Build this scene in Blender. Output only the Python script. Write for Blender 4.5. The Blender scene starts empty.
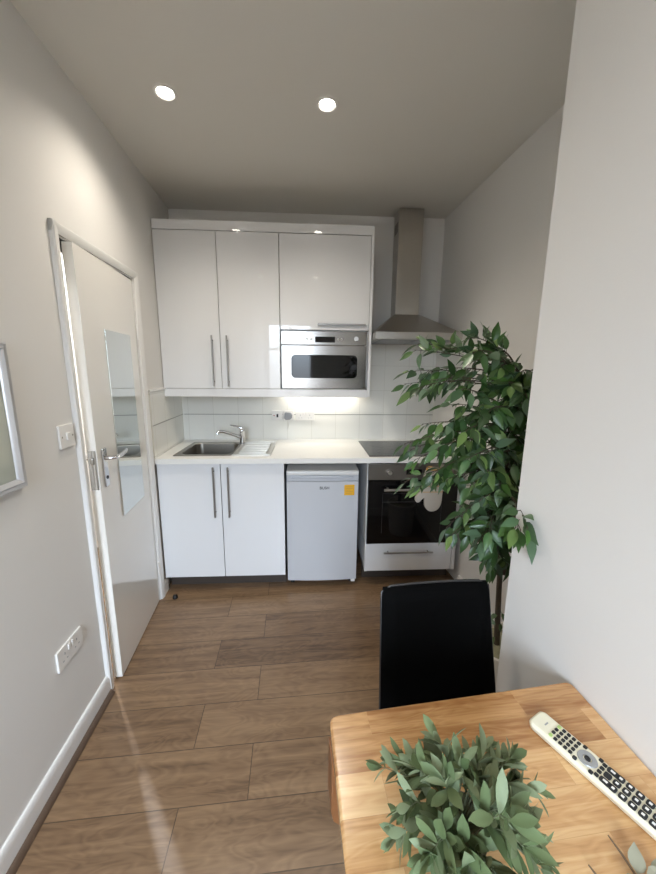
import bpy, bmesh, math, random
from math import sin, cos, pi, radians, atan2, sqrt
from mathutils import Vector, Matrix, Euler

random.seed(7)
SC = bpy.context.scene
COL = SC.collection
V = Vector

# ------------------------------------------------------------------ camera numbers
CAM = V((.9735, -2.7291, 1.4394))
YAW, PITCH, ROLL, FPX = .0581, .187, .0099, 346.87
H = 2.541                    # ceiling height
XR = 1.9719                  # right kitchen wall at the back corner
KL, KR = .0478, .0599        # slant of the left and right walls


def lin(c):
    c = c / 255.0
    return c / 12.92 if c <= .04045 else ((c + .055) / 1.055) ** 2.4


def rgb(r, g, b):
    return (lin(r), lin(g), lin(b), 1)


# ------------------------------------------------------------------ materials
def mat(name, col, rough=.5, metal=0., coat=0., coat_rough=.03, noise=0., nscale=30., bump=0., bscale=200., spec=.5, aniso=0.):
    m = bpy.data.materials.new(name)
    m.use_nodes = True
    nt = m.node_tree
    b = nt.nodes['Principled BSDF']
    b.inputs['Base Color'].default_value = col
    b.inputs['Roughness'].default_value = rough
    b.inputs['Metallic'].default_value = metal
    b.inputs['Coat Weight'].default_value = coat
    b.inputs['Coat Roughness'].default_value = coat_rough
    b.inputs['Specular IOR Level'].default_value = spec
    b.inputs['Anisotropic'].default_value = aniso
    if noise or bump:
        tc = nt.nodes.new('ShaderNodeTexCoord')
        nz = nt.nodes.new('ShaderNodeTexNoise')
        nz.inputs['Scale'].default_value = nscale
        nz.inputs['Detail'].default_value = 4
        nt.links.new(tc.outputs['Object'], nz.inputs['Vector'])
        if noise:
            mx = nt.nodes.new('ShaderNodeMix')
            mx.data_type = 'RGBA'
            a = [max(0, c * (1 - noise)) for c in col[:3]] + [1]
            d = [min(1, c * (1 + noise)) for c in col[:3]] + [1]
            mx.inputs['A'].default_value = a
            mx.inputs['B'].default_value = d
            nt.links.new(nz.outputs['Fac'], mx.inputs['Factor'])
            nt.links.new(mx.outputs['Result'], b.inputs['Base Color'])
        if bump:
            n2 = nt.nodes.new('ShaderNodeTexNoise')
            n2.inputs['Scale'].default_value = bscale
            n2.inputs['Detail'].default_value = 3
            nt.links.new(tc.outputs['Object'], n2.inputs['Vector'])
            bp = nt.nodes.new('ShaderNodeBump')
            bp.inputs['Strength'].default_value = bump
            bp.inputs['Distance'].default_value = .002
            nt.links.new(n2.outputs['Fac'], bp.inputs['Height'])
            nt.links.new(bp.outputs['Normal'], b.inputs['Normal'])
    return m


def emit(name, col, s):
    m = bpy.data.materials.new(name)
    m.use_nodes = True
    b = m.node_tree.nodes['Principled BSDF']
    b.inputs['Base Color'].default_value = (.8, .8, .8, 1)
    b.inputs['Emission Color'].default_value = col
    b.inputs['Emission Strength'].default_value = s
    return m


def plank_material(name, cols, length, width, groove, rough, along_rot=0., grain=(1.2, 26.), bump=.15, groove_dark=.45, coat=0., vein=.5, seed=0., brick_off=.37, loc=None, tone=.42, distort=.9, ring=.5):
    """Boards in rows: every board its own tone, grain running along it."""
    m = bpy.data.materials.new(name)
    m.use_nodes = True
    nt = m.node_tree
    N, L = nt.nodes, nt.links
    b = N['Principled BSDF']
    tc = N.new('ShaderNodeTexCoord')
    mp = N.new('ShaderNodeMapping')
    mp.inputs['Rotation'].default_value = (0, 0, along_rot)
    mp.inputs['Location'].default_value = loc or (seed, seed * .37, 0)
    L.new(tc.outputs['Object'], mp.inputs['Vector'])

    def brick(c1, c2, mortar):
        bk = N.new('ShaderNodeTexBrick')
        bk.offset = brick_off
        bk.offset_frequency = 2
        bk.inputs['Color1'].default_value = c1
        bk.inputs['Color2'].default_value = c2
        bk.inputs['Mortar'].default_value = mortar
        bk.inputs['Scale'].default_value = 1
        bk.inputs['Mortar Size'].default_value = groove
        bk.inputs['Mortar Smooth'].default_value = .1
        bk.inputs['Brick Width'].default_value = length
        bk.inputs['Row Height'].default_value = width
        L.new(mp.outputs['Vector'], bk.inputs['Vector'])
        return bk
    bk = brick((0, 0, 0, 1), (1, 1, 1, 1), (.5, .5, .5, 1))
    # shift the grain for every board
    shift = N.new('ShaderNodeVectorMath')
    shift.operation = 'MULTIPLY_ADD'
    L.new(bk.outputs['Color'], shift.inputs[0])
    shift.inputs[1].default_value = (7.3, 3.1, 5.7)
    L.new(mp.outputs['Vector'], shift.inputs[2])
    st = N.new('ShaderNodeMapping')
    st.inputs['Scale'].default_value = (grain[0], grain[1], 1)
    L.new(shift.outputs['Vector'], st.inputs['Vector'])
    nz = N.new('ShaderNodeTexNoise')
    nz.inputs['Scale'].default_value = 1.
    nz.inputs['Detail'].default_value = 6
    nz.inputs['Roughness'].default_value = .62
    nz.inputs['Distortion'].default_value = distort
    L.new(st.outputs['Vector'], nz.inputs['Vector'])
    # large slow figure
    st2 = N.new('ShaderNodeMapping')
    st2.inputs['Scale'].default_value = (grain[0] * 1.3, grain[1] * .28, 1)
    L.new(shift.outputs['Vector'], st2.inputs['Vector'])
    nz2 = N.new('ShaderNodeTexNoise')
    nz2.inputs['Scale'].default_value = 1.4
    nz2.inputs['Detail'].default_value = 2
    nz2.inputs['Distortion'].default_value = distort * 1.3
    L.new(st2.outputs['Vector'], nz2.inputs['Vector'])
    rings = N.new('ShaderNodeMath')          # contour lines of the slow noise make cathedral grain
    rings.operation = 'MULTIPLY'
    rings.inputs[1].default_value = 9.
    L.new(nz2.outputs['Fac'], rings.inputs[0])
    pp = N.new('ShaderNodeMath')
    pp.operation = 'PINGPONG'
    pp.inputs[1].default_value = .5
    L.new(rings.outputs[0], pp.inputs[0])
    # combine: board tone .55, grain, rings
    a1 = N.new('ShaderNodeMath'); a1.operation = 'MULTIPLY_ADD'
    L.new(bk.outputs['Color'], a1.inputs[0]); a1.inputs[1].default_value = tone; a1.inputs[2].default_value = -tone / 2
    a2 = N.new('ShaderNodeMath'); a2.operation = 'MULTIPLY_ADD'
    L.new(nz.outputs['Fac'], a2.inputs[0]); a2.inputs[1].default_value = vein * 1.4
    L.new(a1.outputs[0], a2.inputs[2])
    a3 = N.new('ShaderNodeMath'); a3.operation = 'MULTIPLY_ADD'
    L.new(pp.outputs[0], a3.inputs[0]); a3.inputs[1].default_value = vein * ring
    L.new(a2.outputs[0], a3.inputs[2])
    a4 = N.new('ShaderNodeMath'); a4.operation = 'ADD'
    L.new(a3.outputs[0], a4.inputs[0]); a4.inputs[1].default_value = .5 - vein * .7 - vein * ring * .25
    cr = N.new('ShaderNodeValToRGB')
    e = cr.color_ramp.elements
    e[0].position = .12; e[0].color = cols[0]
    e[1].position = .9; e[1].color = cols[2]
    md = cr.color_ramp.elements.new(.5); md.color = cols[1]
    L.new(a4.outputs[0], cr.inputs['Fac'])
    # grooves
    mx = N.new('ShaderNodeMix'); mx.data_type = 'RGBA'; mx.blend_type = 'MULTIPLY'
    L.new(bk.outputs['Fac'], mx.inputs['Factor'])
    L.new(cr.outputs['Color'], mx.inputs['A'])
    mx.inputs['B'].default_value = (groove_dark, groove_dark, groove_dark, 1)
    L.new(mx.outputs['Result'], b.inputs['Base Color'])
    b.inputs['Roughness'].default_value = rough
    b.inputs['Coat Weight'].default_value = coat
    b.inputs['Coat Roughness'].default_value = .25
    hs = N.new('ShaderNodeMath'); hs.operation = 'SUBTRACT'
    L.new(nz.outputs['Fac'], hs.inputs[0])
    L.new(bk.outputs['Fac'], hs.inputs[1])
    bp = N.new('ShaderNodeBump')
    bp.inputs['Strength'].default_value = bump
    bp.inputs['Distance'].default_value = .002
    L.new(hs.outputs[0], bp.inputs['Height'])
    L.new(bp.outputs['Normal'], b.inputs['Normal'])
    return m


def tile_material(name, w, h, ox, oz, axes='XZ'):
    m = bpy.data.materials.new(name)
    m.use_nodes = True
    nt = m.node_tree
    N, L = nt.nodes, nt.links
    b = N['Principled BSDF']
    tc = N.new('ShaderNodeTexCoord')
    sp = N.new('ShaderNodeSeparateXYZ')
    L.new(tc.outputs['Object'], sp.inputs[0])
    cb = N.new('ShaderNodeCombineXYZ')
    L.new(sp.outputs[axes[0]], cb.inputs[0])
    L.new(sp.outputs[axes[1]], cb.inputs[1])
    mp = N.new('ShaderNodeMapping')
    mp.inputs['Location'].default_value = (-ox, -oz, 0)
    L.new(cb.outputs[0], mp.inputs['Vector'])
    bk = N.new('ShaderNodeTexBrick')
    bk.offset = 0
    bk.inputs['Scale'].default_value = 1
    bk.inputs['Brick Width'].default_value = w
    bk.inputs['Row Height'].default_value = h
    bk.inputs['Mortar Size'].default_value = .0022
    bk.inputs['Mortar Smooth'].default_value = .3
    bk.inputs['Color1'].default_value = rgb(238, 237, 230)
    bk.inputs['Color2'].default_value = rgb(235, 234, 228)
    bk.inputs['Mortar'].default_value = rgb(222, 220, 212)
    L.new(mp.outputs[0], bk.inputs['Vector'])
    L.new(bk.outputs['Color'], b.inputs['Base Color'])
    b.inputs['Roughness'].default_value = .14
    iv = N.new('ShaderNodeMath'); iv.operation = 'SUBTRACT'
    iv.inputs[0].default_value = 1
    L.new(bk.outputs['Fac'], iv.inputs[1])
    bp = N.new('ShaderNodeBump')
    bp.inputs['Strength'].default_value = .4
    bp.inputs['Distance'].default_value = .001
    L.new(iv.outputs[0], bp.inputs['Height'])
    L.new(bp.outputs['Normal'], b.inputs['Normal'])
    return m


def leaf_material(name, cols, rough, back=None):
    m = bpy.data.materials.new(name)
    m.use_nodes = True
    nt = m.node_tree
    N, L = nt.nodes, nt.links
    b = N['Principled BSDF']
    g = N.new('ShaderNodeNewGeometry')
    cr = N.new('ShaderNodeValToRGB')
    cr.color_ramp.elements[0].color = cols[0]
    cr.color_ramp.elements[1].color = cols[-1]
    for i, c in enumerate(cols[1:-1]):
        e = cr.color_ramp.elements.new((i + 1) / (len(cols) - 1))
        e.color = c
    L.new(g.outputs['Random Per Island'], cr.inputs['Fac'])
    out = cr.outputs['Color']
    if back:
        mx = N.new('ShaderNodeMix'); mx.data_type = 'RGBA'
        L.new(g.outputs['Backfacing'], mx.inputs['Factor'])
        L.new(out, mx.inputs['A'])
        mx.inputs['B'].default_value = back
        out = mx.outputs['Result']
    L.new(out, b.inputs['Base Color'])
    b.inputs['Roughness'].default_value = rough
    b.inputs['Specular IOR Level'].default_value = .4
    return m


M = {}
M['wall'] = mat('painted wall', rgb(222, 220, 216), .75, bump=.12, bscale=260)
M['ceiling'] = mat('painted ceiling', rgb(221, 218, 211), .85, bump=.06, bscale=200)
M['gloss_paint'] = mat('white gloss paint', rgb(236, 233, 226), .16, coat=1., coat_rough=.03)
M['satin_paint'] = mat('white satin trim paint', rgb(226, 225, 222), .28)
M['cabinet'] = mat('white gloss lacquer', rgb(224, 225, 226), .3, coat=.85, coat_rough=.015)
M['carcass'] = mat('white melamine', rgb(218, 218, 216), .4)
M['worktop'] = mat('white laminate', rgb(232, 231, 226), .3, noise=.02, nscale=120)
M['steel'] = mat('brushed stainless steel', rgb(190, 186, 179), .3, 1., noise=.05, nscale=60, aniso=.5)
M['steel_dark'] = mat('dull stainless steel', rgb(142, 136, 128), .36, 1., aniso=.5)
M['steel_light'] = mat('bright brushed steel', rgb(214, 212, 206), .38, 1.)
M['oven_steel'] = mat('smooth stainless steel', rgb(150, 146, 141), .2, 1.)
M['sink_steel'] = mat('sink steel', rgb(150, 145, 136), .33, 1.)
M['chrome'] = mat('polished chrome', rgb(225, 226, 228), .07, 1.)
M['handle'] = mat('satin nickel', rgb(165, 163, 160), .3, 1.)
M['black_glass'] = mat('black glass', rgb(8, 8, 9), .05, spec=.4)
M['hob_glass'] = mat('black ceramic glass', rgb(24, 22, 22), .16)
M['ring'] = mat('dark grey hob print', rgb(52, 50, 50), .3)
M['black'] = mat('black plastic', rgb(18, 18, 19), .4)
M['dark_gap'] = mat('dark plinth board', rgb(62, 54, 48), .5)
M['fridge'] = mat('silver white enamel', rgb(192, 194, 198), .33)
M['fridge_grey'] = mat('grey white plastic', rgb(178, 181, 188), .4)
M['yellow'] = mat('yellow sticker paper', rgb(226, 170, 22), .5)
M['ink'] = mat('dark ink', rgb(30, 30, 32), .5)
M['white_plastic'] = mat('white moulded plastic', rgb(228, 226, 222), .3)
M['grey_plastic'] = mat('grey plastic', rgb(146, 148, 152), .4)
M['red'] = mat('red plastic', rgb(170, 40, 30), .4)
M['print'] = mat('pale grey green print under glass', rgb(176, 180, 166), .6, coat=1., coat_rough=.02, noise=.12, nscale=6)
M['mirror'] = mat('mirror glass', rgb(224, 228, 226), .01, 1.)
M['silver'] = mat('silver painted moulding', rgb(205, 205, 206), .28, .55)
M['leather'] = mat('black faux leather', rgb(5, 5, 5), .75, bump=.08, bscale=400, spec=.05)
M['piping'] = mat('dark grey welt', rgb(44, 42, 41), .45)
M['cream_plastic'] = mat('cream plastic', rgb(226, 222, 200), .38)
M['rubber'] = mat('black rubber button', rgb(28, 29, 31), .5)
M['button_grey'] = mat('silver grey button', rgb(160, 162, 162), .3, .3)
M['button_teal'] = mat('pale teal button', rgb(140, 180, 182), .45)
M['button_green'] = mat('pale green mark', rgb(170, 196, 120), .5)
M['bark'] = mat('grey brown bark', rgb(72, 62, 50), .85, noise=.3, nscale=40, bump=.5, bscale=90)
M['stem'] = mat('grey green stem', rgb(104, 110, 84), .7)
M['twig'] = mat('dry brown twig', rgb(104, 84, 62), .8)
M['ficus'] = leaf_material('ficus leaves', [rgb(32, 52, 24), rgb(58, 88, 42), rgb(46, 70, 40), rgb(88, 112, 86), rgb(66, 102, 42), rgb(40, 62, 32), rgb(116, 142, 78)], .36, rgb(116, 134, 102))
M['sage'] = leaf_material('sage leaves', [rgb(70, 86, 50), rgb(104, 118, 80), rgb(84, 102, 64), rgb(124, 136, 104), rgb(78, 94, 58)], .6, rgb(130, 140, 106))
M['dry_leaf'] = leaf_material('dry grey leaves', [rgb(130, 132, 112), rgb(150, 146, 126)], .7)
M['soil'] = mat('dried moss', rgb(140, 138, 112), .95, noise=.35, nscale=60, bump=.8, bscale=70)
M['pot_white'] = mat('off white ceramic', rgb(222, 219, 210), .4)
M['pot_grey'] = mat('grey ceramic', rgb(120, 118, 112), .5)
M['mitt'] = mat('cream quilted cotton', rgb(180, 172, 160), .9, bump=.4, bscale=160)
M['mitt_trim'] = mat('tan cotton binding', rgb(190, 146, 84), .85)
M['lamp_glow'] = emit('halogen lamp', (1., .93, .82, 1), 26.)
M['strip_glow'] = emit('led strip', (1., .94, .84, 1), 3.)
M['tile'] = tile_material('white glazed tile', .19, .19, .62, 1.105)
M['tile_side'] = tile_material('white glazed side tile', .19, .19, .0, 1.105, 'YZ')
M['grout_strip'] = mat('grey tile trim', rgb(140, 138, 132), .35)
M['floor'] = plank_material('oak laminate', (rgb(76, 57, 39), rgb(116, 91, 67), rgb(142, 116, 88)), 1.28, .185, .0016, .30,
                            along_rot=-.0478, grain=(2.2, 34.), bump=.1, groove_dark=.35, vein=.85, loc=(-.453, -.032, 0), brick_off=.823, tone=.3, ring=.4, distort=.6)
M['beading'] = mat('brown scotia beading', rgb(84, 66, 52), .5, noise=.2, nscale=30)
M['table'] = plank_material('oiled rubberwood', (rgb(150, 104, 62), rgb(192, 149, 100), rgb(216, 180, 132)), .33, .062, .0003, .2,
                            grain=(2.6, 70.), bump=.12, groove_dark=.85, coat=.4, vein=.9, distort=.4, ring=.3, tone=.5, seed=.13)
M['table_side'] = mat('oiled wood edge', rgb(196, 148, 92), .35, noise=.18, nscale=25)
M['table_dark'] = mat('stained wood leg', rgb(118, 76, 44), .4, noise=.2, nscale=25)


def glass_mat():
    m = bpy.data.materials.new('window glass')
    m.use_nodes = True
    nt = m.node_tree
    nt.nodes.remove(nt.nodes['Principled BSDF'])
    t = nt.nodes.new('ShaderNodeBsdfTransparent')
    g = nt.nodes.new('ShaderNodeBsdfGlossy')
    g.inputs['Roughness'].default_value = .02
    mx = nt.nodes.new('ShaderNodeMixShader')
    mx.inputs[0].default_value = .06
    nt.links.new(t.outputs[0], mx.inputs[1])
    nt.links.new(g.outputs[0], mx.inputs[2])
    nt.links.new(mx.outputs[0], nt.nodes['Material Output'].inputs['Surface'])
    return m


M['glass'] = glass_mat()


# ------------------------------------------------------------------ geometry helpers
def nb():
    return bmesh.new()


def box(bm, x0, x1, y0, y1, z0, z1, bev=0., seg=2, mtx=None, mi=0):
    r = bmesh.ops.create_cube(bm, size=1.)
    vs = r['verts']
    for v in vs:
        v.co = V((x0 + (v.co.x + .5) * (x1 - x0), y0 + (v.co.y + .5) * (y1 - y0), z0 + (v.co.z + .5) * (z1 - z0)))
    fs = {f for v in vs for f in v.link_faces}
    for f in fs:
        f.material_index = mi
    if bev > 0:
        es = list({e for v in vs for e in v.link_edges})
        r2 = bmesh.ops.bevel(bm, geom=es, offset=bev, segments=seg, affect='EDGES', profile=.5, clamp_overlap=True)
        vs = list({v for f in r2['faces'] for v in f.verts} | {v for v in vs if v.is_valid})
        for f in r2['faces']:
            f.material_index = mi
    if mtx:
        for v in vs:
            v.co = mtx @ v.co
    return vs


def prism(bm, pts, axis, a0, a1, bev=0., seg=2, mtx=None, mi=0):
    """extrude a polygon (2-D points) along an axis: 'X' -> pts are (y,z), 'Y' -> (x,z), 'Z' -> (x,y)"""
    def p3(p, a):
        return V((a, p[0], p[1])) if axis == 'X' else V((p[0], a, p[1])) if axis == 'Y' else V((p[0], p[1], a))
    lo = [bm.verts.new(p3(p, a0)) for p in pts]
    hi = [bm.verts.new(p3(p, a1)) for p in pts]
    n = len(pts)
    fs = [bm.faces.new(lo), bm.faces.new(hi[::-1])]
    for i in range(n):
        fs.append(bm.faces.new((lo[i], hi[i], hi[(i + 1) % n], lo[(i + 1) % n])))
    for f in fs:
        f.material_index = mi
    bmesh.ops.recalc_face_normals(bm, faces=fs)
    vs = lo + hi
    if bev > 0:
        es = list({e for f in fs[:2] for e in f.edges})
        r = bmesh.ops.bevel(bm, geom=es, offset=bev, segments=seg, affect='EDGES', profile=.5, clamp_overlap=True)
        vs = list({v for f in r['faces'] for v in f.verts} | {v for v in vs if v.is_valid})
        for f in r['faces']:
            f.material_index = mi
    if mtx:
        for v in vs:
            v.co = mtx @ v.co
    return vs


def rrect(x0, x1, y0, y1, r, n=5):
    pts = []
    for cx, cy, a in ((x1 - r, y1 - r, 0), (x0 + r, y1 - r, 90), (x0 + r, y0 + r, 180), (x1 - r, y0 + r, 270)):
        for k in range(n + 1):
            t = radians(a + 90 * k / n)
            pts.append((cx + r * cos(t), cy + r * sin(t)))
    return pts


def tube(bm, pts, r, n=10, cap=True, mi=0):
    pts = [V(p) for p in pts]
    rs = r if isinstance(r, (list, tuple)) else [r] * len(pts)
    rings = []
    up = None
    for i, p in enumerate(pts):
        t = (pts[min(i + 1, len(pts) - 1)] - pts[max(i - 1, 0)]).normalized()
        if up is None:
            up = V((0, 0, 1)) if abs(t.z) < .9 else V((1, 0, 0))
        s = t.cross(up).normalized()
        up = s.cross(t).normalized()
        rings.append([bm.verts.new(p + (s * cos(2 * pi * k / n) + up * sin(2 * pi * k / n)) * rs[i]) for k in range(n)])
    for a, b in zip(rings, rings[1:]):
        for k in range(n):
            f = bm.faces.new((a[k], a[(k + 1) % n], b[(k + 1) % n], b[k]))
            f.material_index = mi
    if cap:
        for rg in (rings[0][::-1], rings[-1]):
            f = bm.faces.new(rg)
            f.material_index = mi
    return [v for rg in rings for v in rg]


def lathe(bm, prof, c=(0, 0, 0), n=32, mtx=None, mi=0):
    """prof: (r, z) pairs; revolve about z through c"""
    c = V(c)
    rings = []
    for r, z in prof:
        if r < 1e-6:
            rings.append([bm.verts.new(c + V((0, 0, z)))])
        else:
            rings.append([bm.verts.new(c + V((r * cos(2 * pi * k / n), r * sin(2 * pi * k / n), z))) for k in range(n)])
    for a, b in zip(rings, rings[1:]):
        if len(a) == 1 and len(b) == 1:
            continue
        for k in range(n):
            k2 = (k + 1) % n
            vs = (a[0], b[k2], b[k]) if len(a) == 1 else (a[k], a[k2], b[0]) if len(b) == 1 else (a[k], a[k2], b[k2], b[k])
            f = bm.faces.new(vs)
            f.material_index = mi
    vs = [v for rg in rings for v in rg]
    if mtx:
        for v in vs:
            v.co = mtx @ v.co
    return vs


WM = {}          # world matrix of every object we made


def place(o, m, parent):
    COL.objects.link(o)
    if parent is not None:
        o.parent = parent
        WM[o.name] = WM[parent.name].copy()
    else:
        WM[o.name] = Matrix()


def obj(name, bm, material, parent=None, local=False, smooth=35, origin=None, recalc=True):
    """one mesh object. Geometry is given in world space (or in the parent's own space when local)."""
    if recalc:
        bmesh.ops.recalc_face_normals(bm, faces=bm.faces[:])
    me = bpy.data.meshes.new(name)
    o = bpy.data.objects.new(name, me)
    place(o, None, parent)
    if parent is not None and not local:
        bm.transform(WM[parent.name].inverted())
    if origin is not None:
        bm.transform(Matrix.Translation(-V(origin)))
        o.location = origin
        WM[o.name] = Matrix.Translation(origin)
    bm.to_mesh(me)
    bm.free()
    for mm in (material if isinstance(material, (list, tuple)) else [material]):
        me.materials.append(mm)
    if smooth:
        me.polygons.foreach_set('use_smooth', [True] * len(me.polygons))
        me.set_sharp_from_angle(angle=radians(smooth))
        wn = o.modifiers.new('weighted normals', 'WEIGHTED_NORMAL')
        wn.keep_sharp = True
        wn.weight = 100
    return o


def tag(o, label, cat, group=None, kind=None):
    o['label'] = label
    o['category'] = cat
    if group:
        o['group'] = group
    if kind:
        o['kind'] = kind
    return o


def thing(name, label, cat, loc, rotz=0., group=None, mtx=None):
    o = bpy.data.objects.new(name, None)
    o.empty_display_size = .05
    COL.objects.link(o)
    m = mtx if mtx is not None else Matrix.Translation(V(loc)) @ Matrix.Rotation(rotz, 4, 'Z')
    o.matrix_world = m
    o.location, o.rotation_euler, _ = m.to_translation(), m.to_euler(), None
    WM[o.name] = m.copy()
    return tag(o, label, cat, group)


def struct(name, bm, material, parent=None, smooth=35):
    o = obj(name, bm, material, parent, smooth=smooth)
    if parent is None:
        o['kind'] = 'structure'
    return o


def text_bm(s, size, mtx, depth=.0004):
    cu = bpy.data.curves.new('t', 'FONT')
    cu.body = s
    cu.size = size
    cu.align_x = 'CENTER'
    cu.align_y = 'CENTER'
    cu.extrude = depth
    cu.offset = size * .012
    to = bpy.data.objects.new('t', cu)
    COL.objects.link(to)
    dg = bpy.context.evaluated_depsgraph_get()
    me = bpy.data.meshes.new_from_object(to.evaluated_get(dg))
    bm = bmesh.new()
    bm.from_mesh(me)
    bm.transform(mtx)
    bpy.data.objects.remove(to)
    bpy.data.curves.remove(cu)
    bpy.data.meshes.remove(me)
    return bm


# left wall frame: u along the wall towards the camera, h out of the wall into the room
def frame(origin, du):
    u = V((du[0], du[1], 0)).normalized()
    h = V((-u.y, u.x, 0))
    return Matrix(((u.x, h.x, 0, origin[0]), (u.y, h.y, 0, origin[1]), (0, 0, 1, 0), (0, 0, 0, 1)))


LW = frame((0, 0), (KL, -1))              # h points +x (into the room)
RW = frame((XR, 0), (KR, -1))             # h points +x (into the wall): use negative h
NX, NY = 1.5642, -1.832
NW = frame((NX, NY), (KR, -1))
LEN = 4.33
assert (LW.to_3x3() @ V((0, 1, 0))).x > 0

YF = -4.3      # wall behind the camera, with the window

# ------------------------------------------------------------------ the room
bm = nb()
box(bm, -1.4, 2.4, YF - .2, .2, -.06, 0)
floor = struct('floor', bm, M['floor'])
bm = nb()
box(bm, -1.4, 2.4, YF - .2, .2, H, H + .08)
struct('ceiling', bm, M['ceiling'])
bm = nb()
box(bm, -1.4, 2.4, 0, .12, 0, H)
struct('wall_back', bm, M['wall'])
# left wall with its doorway
U0, U1, ZL = .697, 1.303, 1.912
bm = nb()
for u0, u1, z0, z1 in ((-.02, U0, 0, H), (U1, LEN, 0, H), (U0, U1, ZL, H)):
    box(bm, u0, u1, -.1, 0, z0, z1, mtx=LW)
struct('wall_left', bm, M['wall'])
bm = nb()
box(bm, 0, 1.95, 0, .12, 0, H, mtx=RW)
struct('wall_right', bm, M['wall'])
bm = nb()
# the pier that carries the near wall: runs from its corner back towards the window
e = NW @ V((2.6, 0, 0))
prism(bm, [(NX, NY), (NX + .62, NY), (NX + .62, YF - .05), (e.x, e.y)], 'Z', 0, H, mtx=None)
struct('wall_near', bm, M['wall'])
# wall behind the camera with the window opening
WX0, WX1, WZ0, WZ1 = .24, 1.06, .80, 2.28
bm = nb()
for x0, x1, z0, z1 in ((0, WX0, 0, H), (WX1, 2.2, 0, H), (WX0, WX1, 0, WZ0), (WX0, WX1, WZ1, H)):
    box(bm, x0, x1, YF - .16, YF, z0, z1)
struct('wall_front', bm, M['wall'])
bm = nb()
f_ = .05
for x0, x1, z0, z1 in ((WX0, WX0 + f_, WZ0, WZ1), (WX1 - f_, WX1, WZ0, WZ1), (WX0, WX1, WZ0, WZ0 + f_), (WX0, WX1, WZ1 - f_, WZ1),
                       (.64, .68, WZ0, WZ1), (WX0, WX1, 1.80, 1.84)):
    box(bm, x0, x1, YF - .12, YF - .06, z0, z1)
win = struct('window_1', bm, M['satin_paint'])
bm = nb()
box(bm, WX0 + .02, WX1 - .02, YF - .092, YF - .088, WZ0 + .02, WZ1 - .02)
obj('window_pane', bm, M['glass'], win)
bm = nb()
box(bm, WX0 - .04, WX1 + .04, YF - .06, YF + .05, WZ0 - .03, WZ0, .006)
struct('window_sill', bm, M['satin_paint'])
# hall behind the door
bm = nb()
box(bm, -1.3, -1.2, -2.2, .0, 0, H)
box(bm, -1.3, .0, -2.3, -2.2, 0, H)
struct('wall_hall', bm, M['wall'])

# baseboards
bm = nb()
prism(bm, [(0, 0), (.016, 0), (.016, .062), (.012, .078), (.006, .084), (0, .084)], 'X', 1.346, LEN, mtx=LW)
struct('baseboard_left', bm, M['satin_paint'])
bm = nb()
prism(bm, [(0, 0), (.016, 0), (.016, .062), (.012, .078), (.006, .084), (0, .084)], 'X', .58, .654, mtx=LW)
struct('baseboard_kitchen', bm, M['satin_paint'])
bm = nb()
prism(bm, [(.016, 0), (.034, 0), (.032, .008), (.024, .016), (.016, .018)], 'X', 1.35, LEN, mtx=LW)
struct('trim_floor_beading', bm, M['beading'])
bm = nb()
prism(bm, [(0, 0), (-.016, 0), (-.016, .062), (-.012, .072), (0, .076)], 'X', .625, 1.84, mtx=RW)
struct('baseboard_right', bm, M['satin_paint'])
bm = nb()
box(bm, 1.58, 2.06, NY, NY + .016, 0, .076)
struct('baseboard_pier', bm, M['satin_paint'])
bm = nb()
prism(bm, [(0, 0), (-.016, 0), (-.016, .062), (-.012, .072), (0, .076)], 'X', 0, 2.49, mtx=NW)
struct('baseboard_near', bm, M['satin_paint'])

# wall tiles
bm = nb()
box(bm, 0.0, XR, -.008, 0, .905, 1.31)
box(bm, 1.40, XR, -.008, 0, 1.31, 1.70)
struct('wall_tiling_back', bm, M['tile'])
bm = nb()
box(bm, .0, .612, 0, .008, .905, 1.31, mtx=LW)
struct('wall_tiling_left', bm, M['tile_side'])
bm = nb()
box(bm, .0, .615, 0, .016, 1.31, 1.322, .003, mtx=LW)
struct('trim_tile_ledge', bm, M['satin_paint'])
bm = nb()
box(bm, .0, .6, .008, .0095, 1.102, 1.1065, mtx=LW)
box(bm, .02, XR, -.0095, -.008, 1.102, 1.1065)
struct('trim_tile_strip', bm, M['grout_strip'])

# door lining and architrave
bm = nb()
box(bm, U0 - .028, U0, -.102, .002, 0, ZL, .002, mtx=LW)
box(bm, U1, U1 + .028, -.102, .002, 0, ZL, .002, mtx=LW)
box(bm, U0 - .028, U1 + .028, -.102, .002, ZL, ZL + .028, .002, mtx=LW)
box(bm, U1 - .012, U1, -.085, -.05, 0, ZL, .002, mtx=LW)
struct('trim_door_lining', bm, M['satin_paint'])
bm = nb()
AW = .038


def arch(u, s):
    """profile across the architrave: from inner edge u outwards (s = +-1)"""
    return [(u, 0), (u, .010), (u + s * .006, .013), (u + s * .022, .018), (u + s * .034, .018), (u + s * AW, .013), (u + s * AW, 0)]


prism(bm, arch(U1 + .006, 1), 'Z', 0, ZL + .044, mtx=LW)
prism(bm, arch(U0 - .006, -1), 'Z', 0, ZL + .044, mtx=LW)
prism(bm, [(h, z) for z, h in arch(ZL + .006, 1)], 'X', U0 - .006 - AW, U1 + .006 + AW, mtx=LW)
struct('trim_architrave', bm, M['satin_paint'])

# door leaf, slightly ajar: hinged at the far jamb
ANG = .058
HNG = LW @ Matrix.Translation((U0 + .004, 0, 0)) @ Matrix.Rotation(ANG, 4, 'Z')
DL = .574
bm = nb()
box(bm, 0, DL, -.038, 0, .006, ZL - .006, .0025, mtx=HNG)
door = struct('door_1', bm, M['gloss_paint'])


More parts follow.
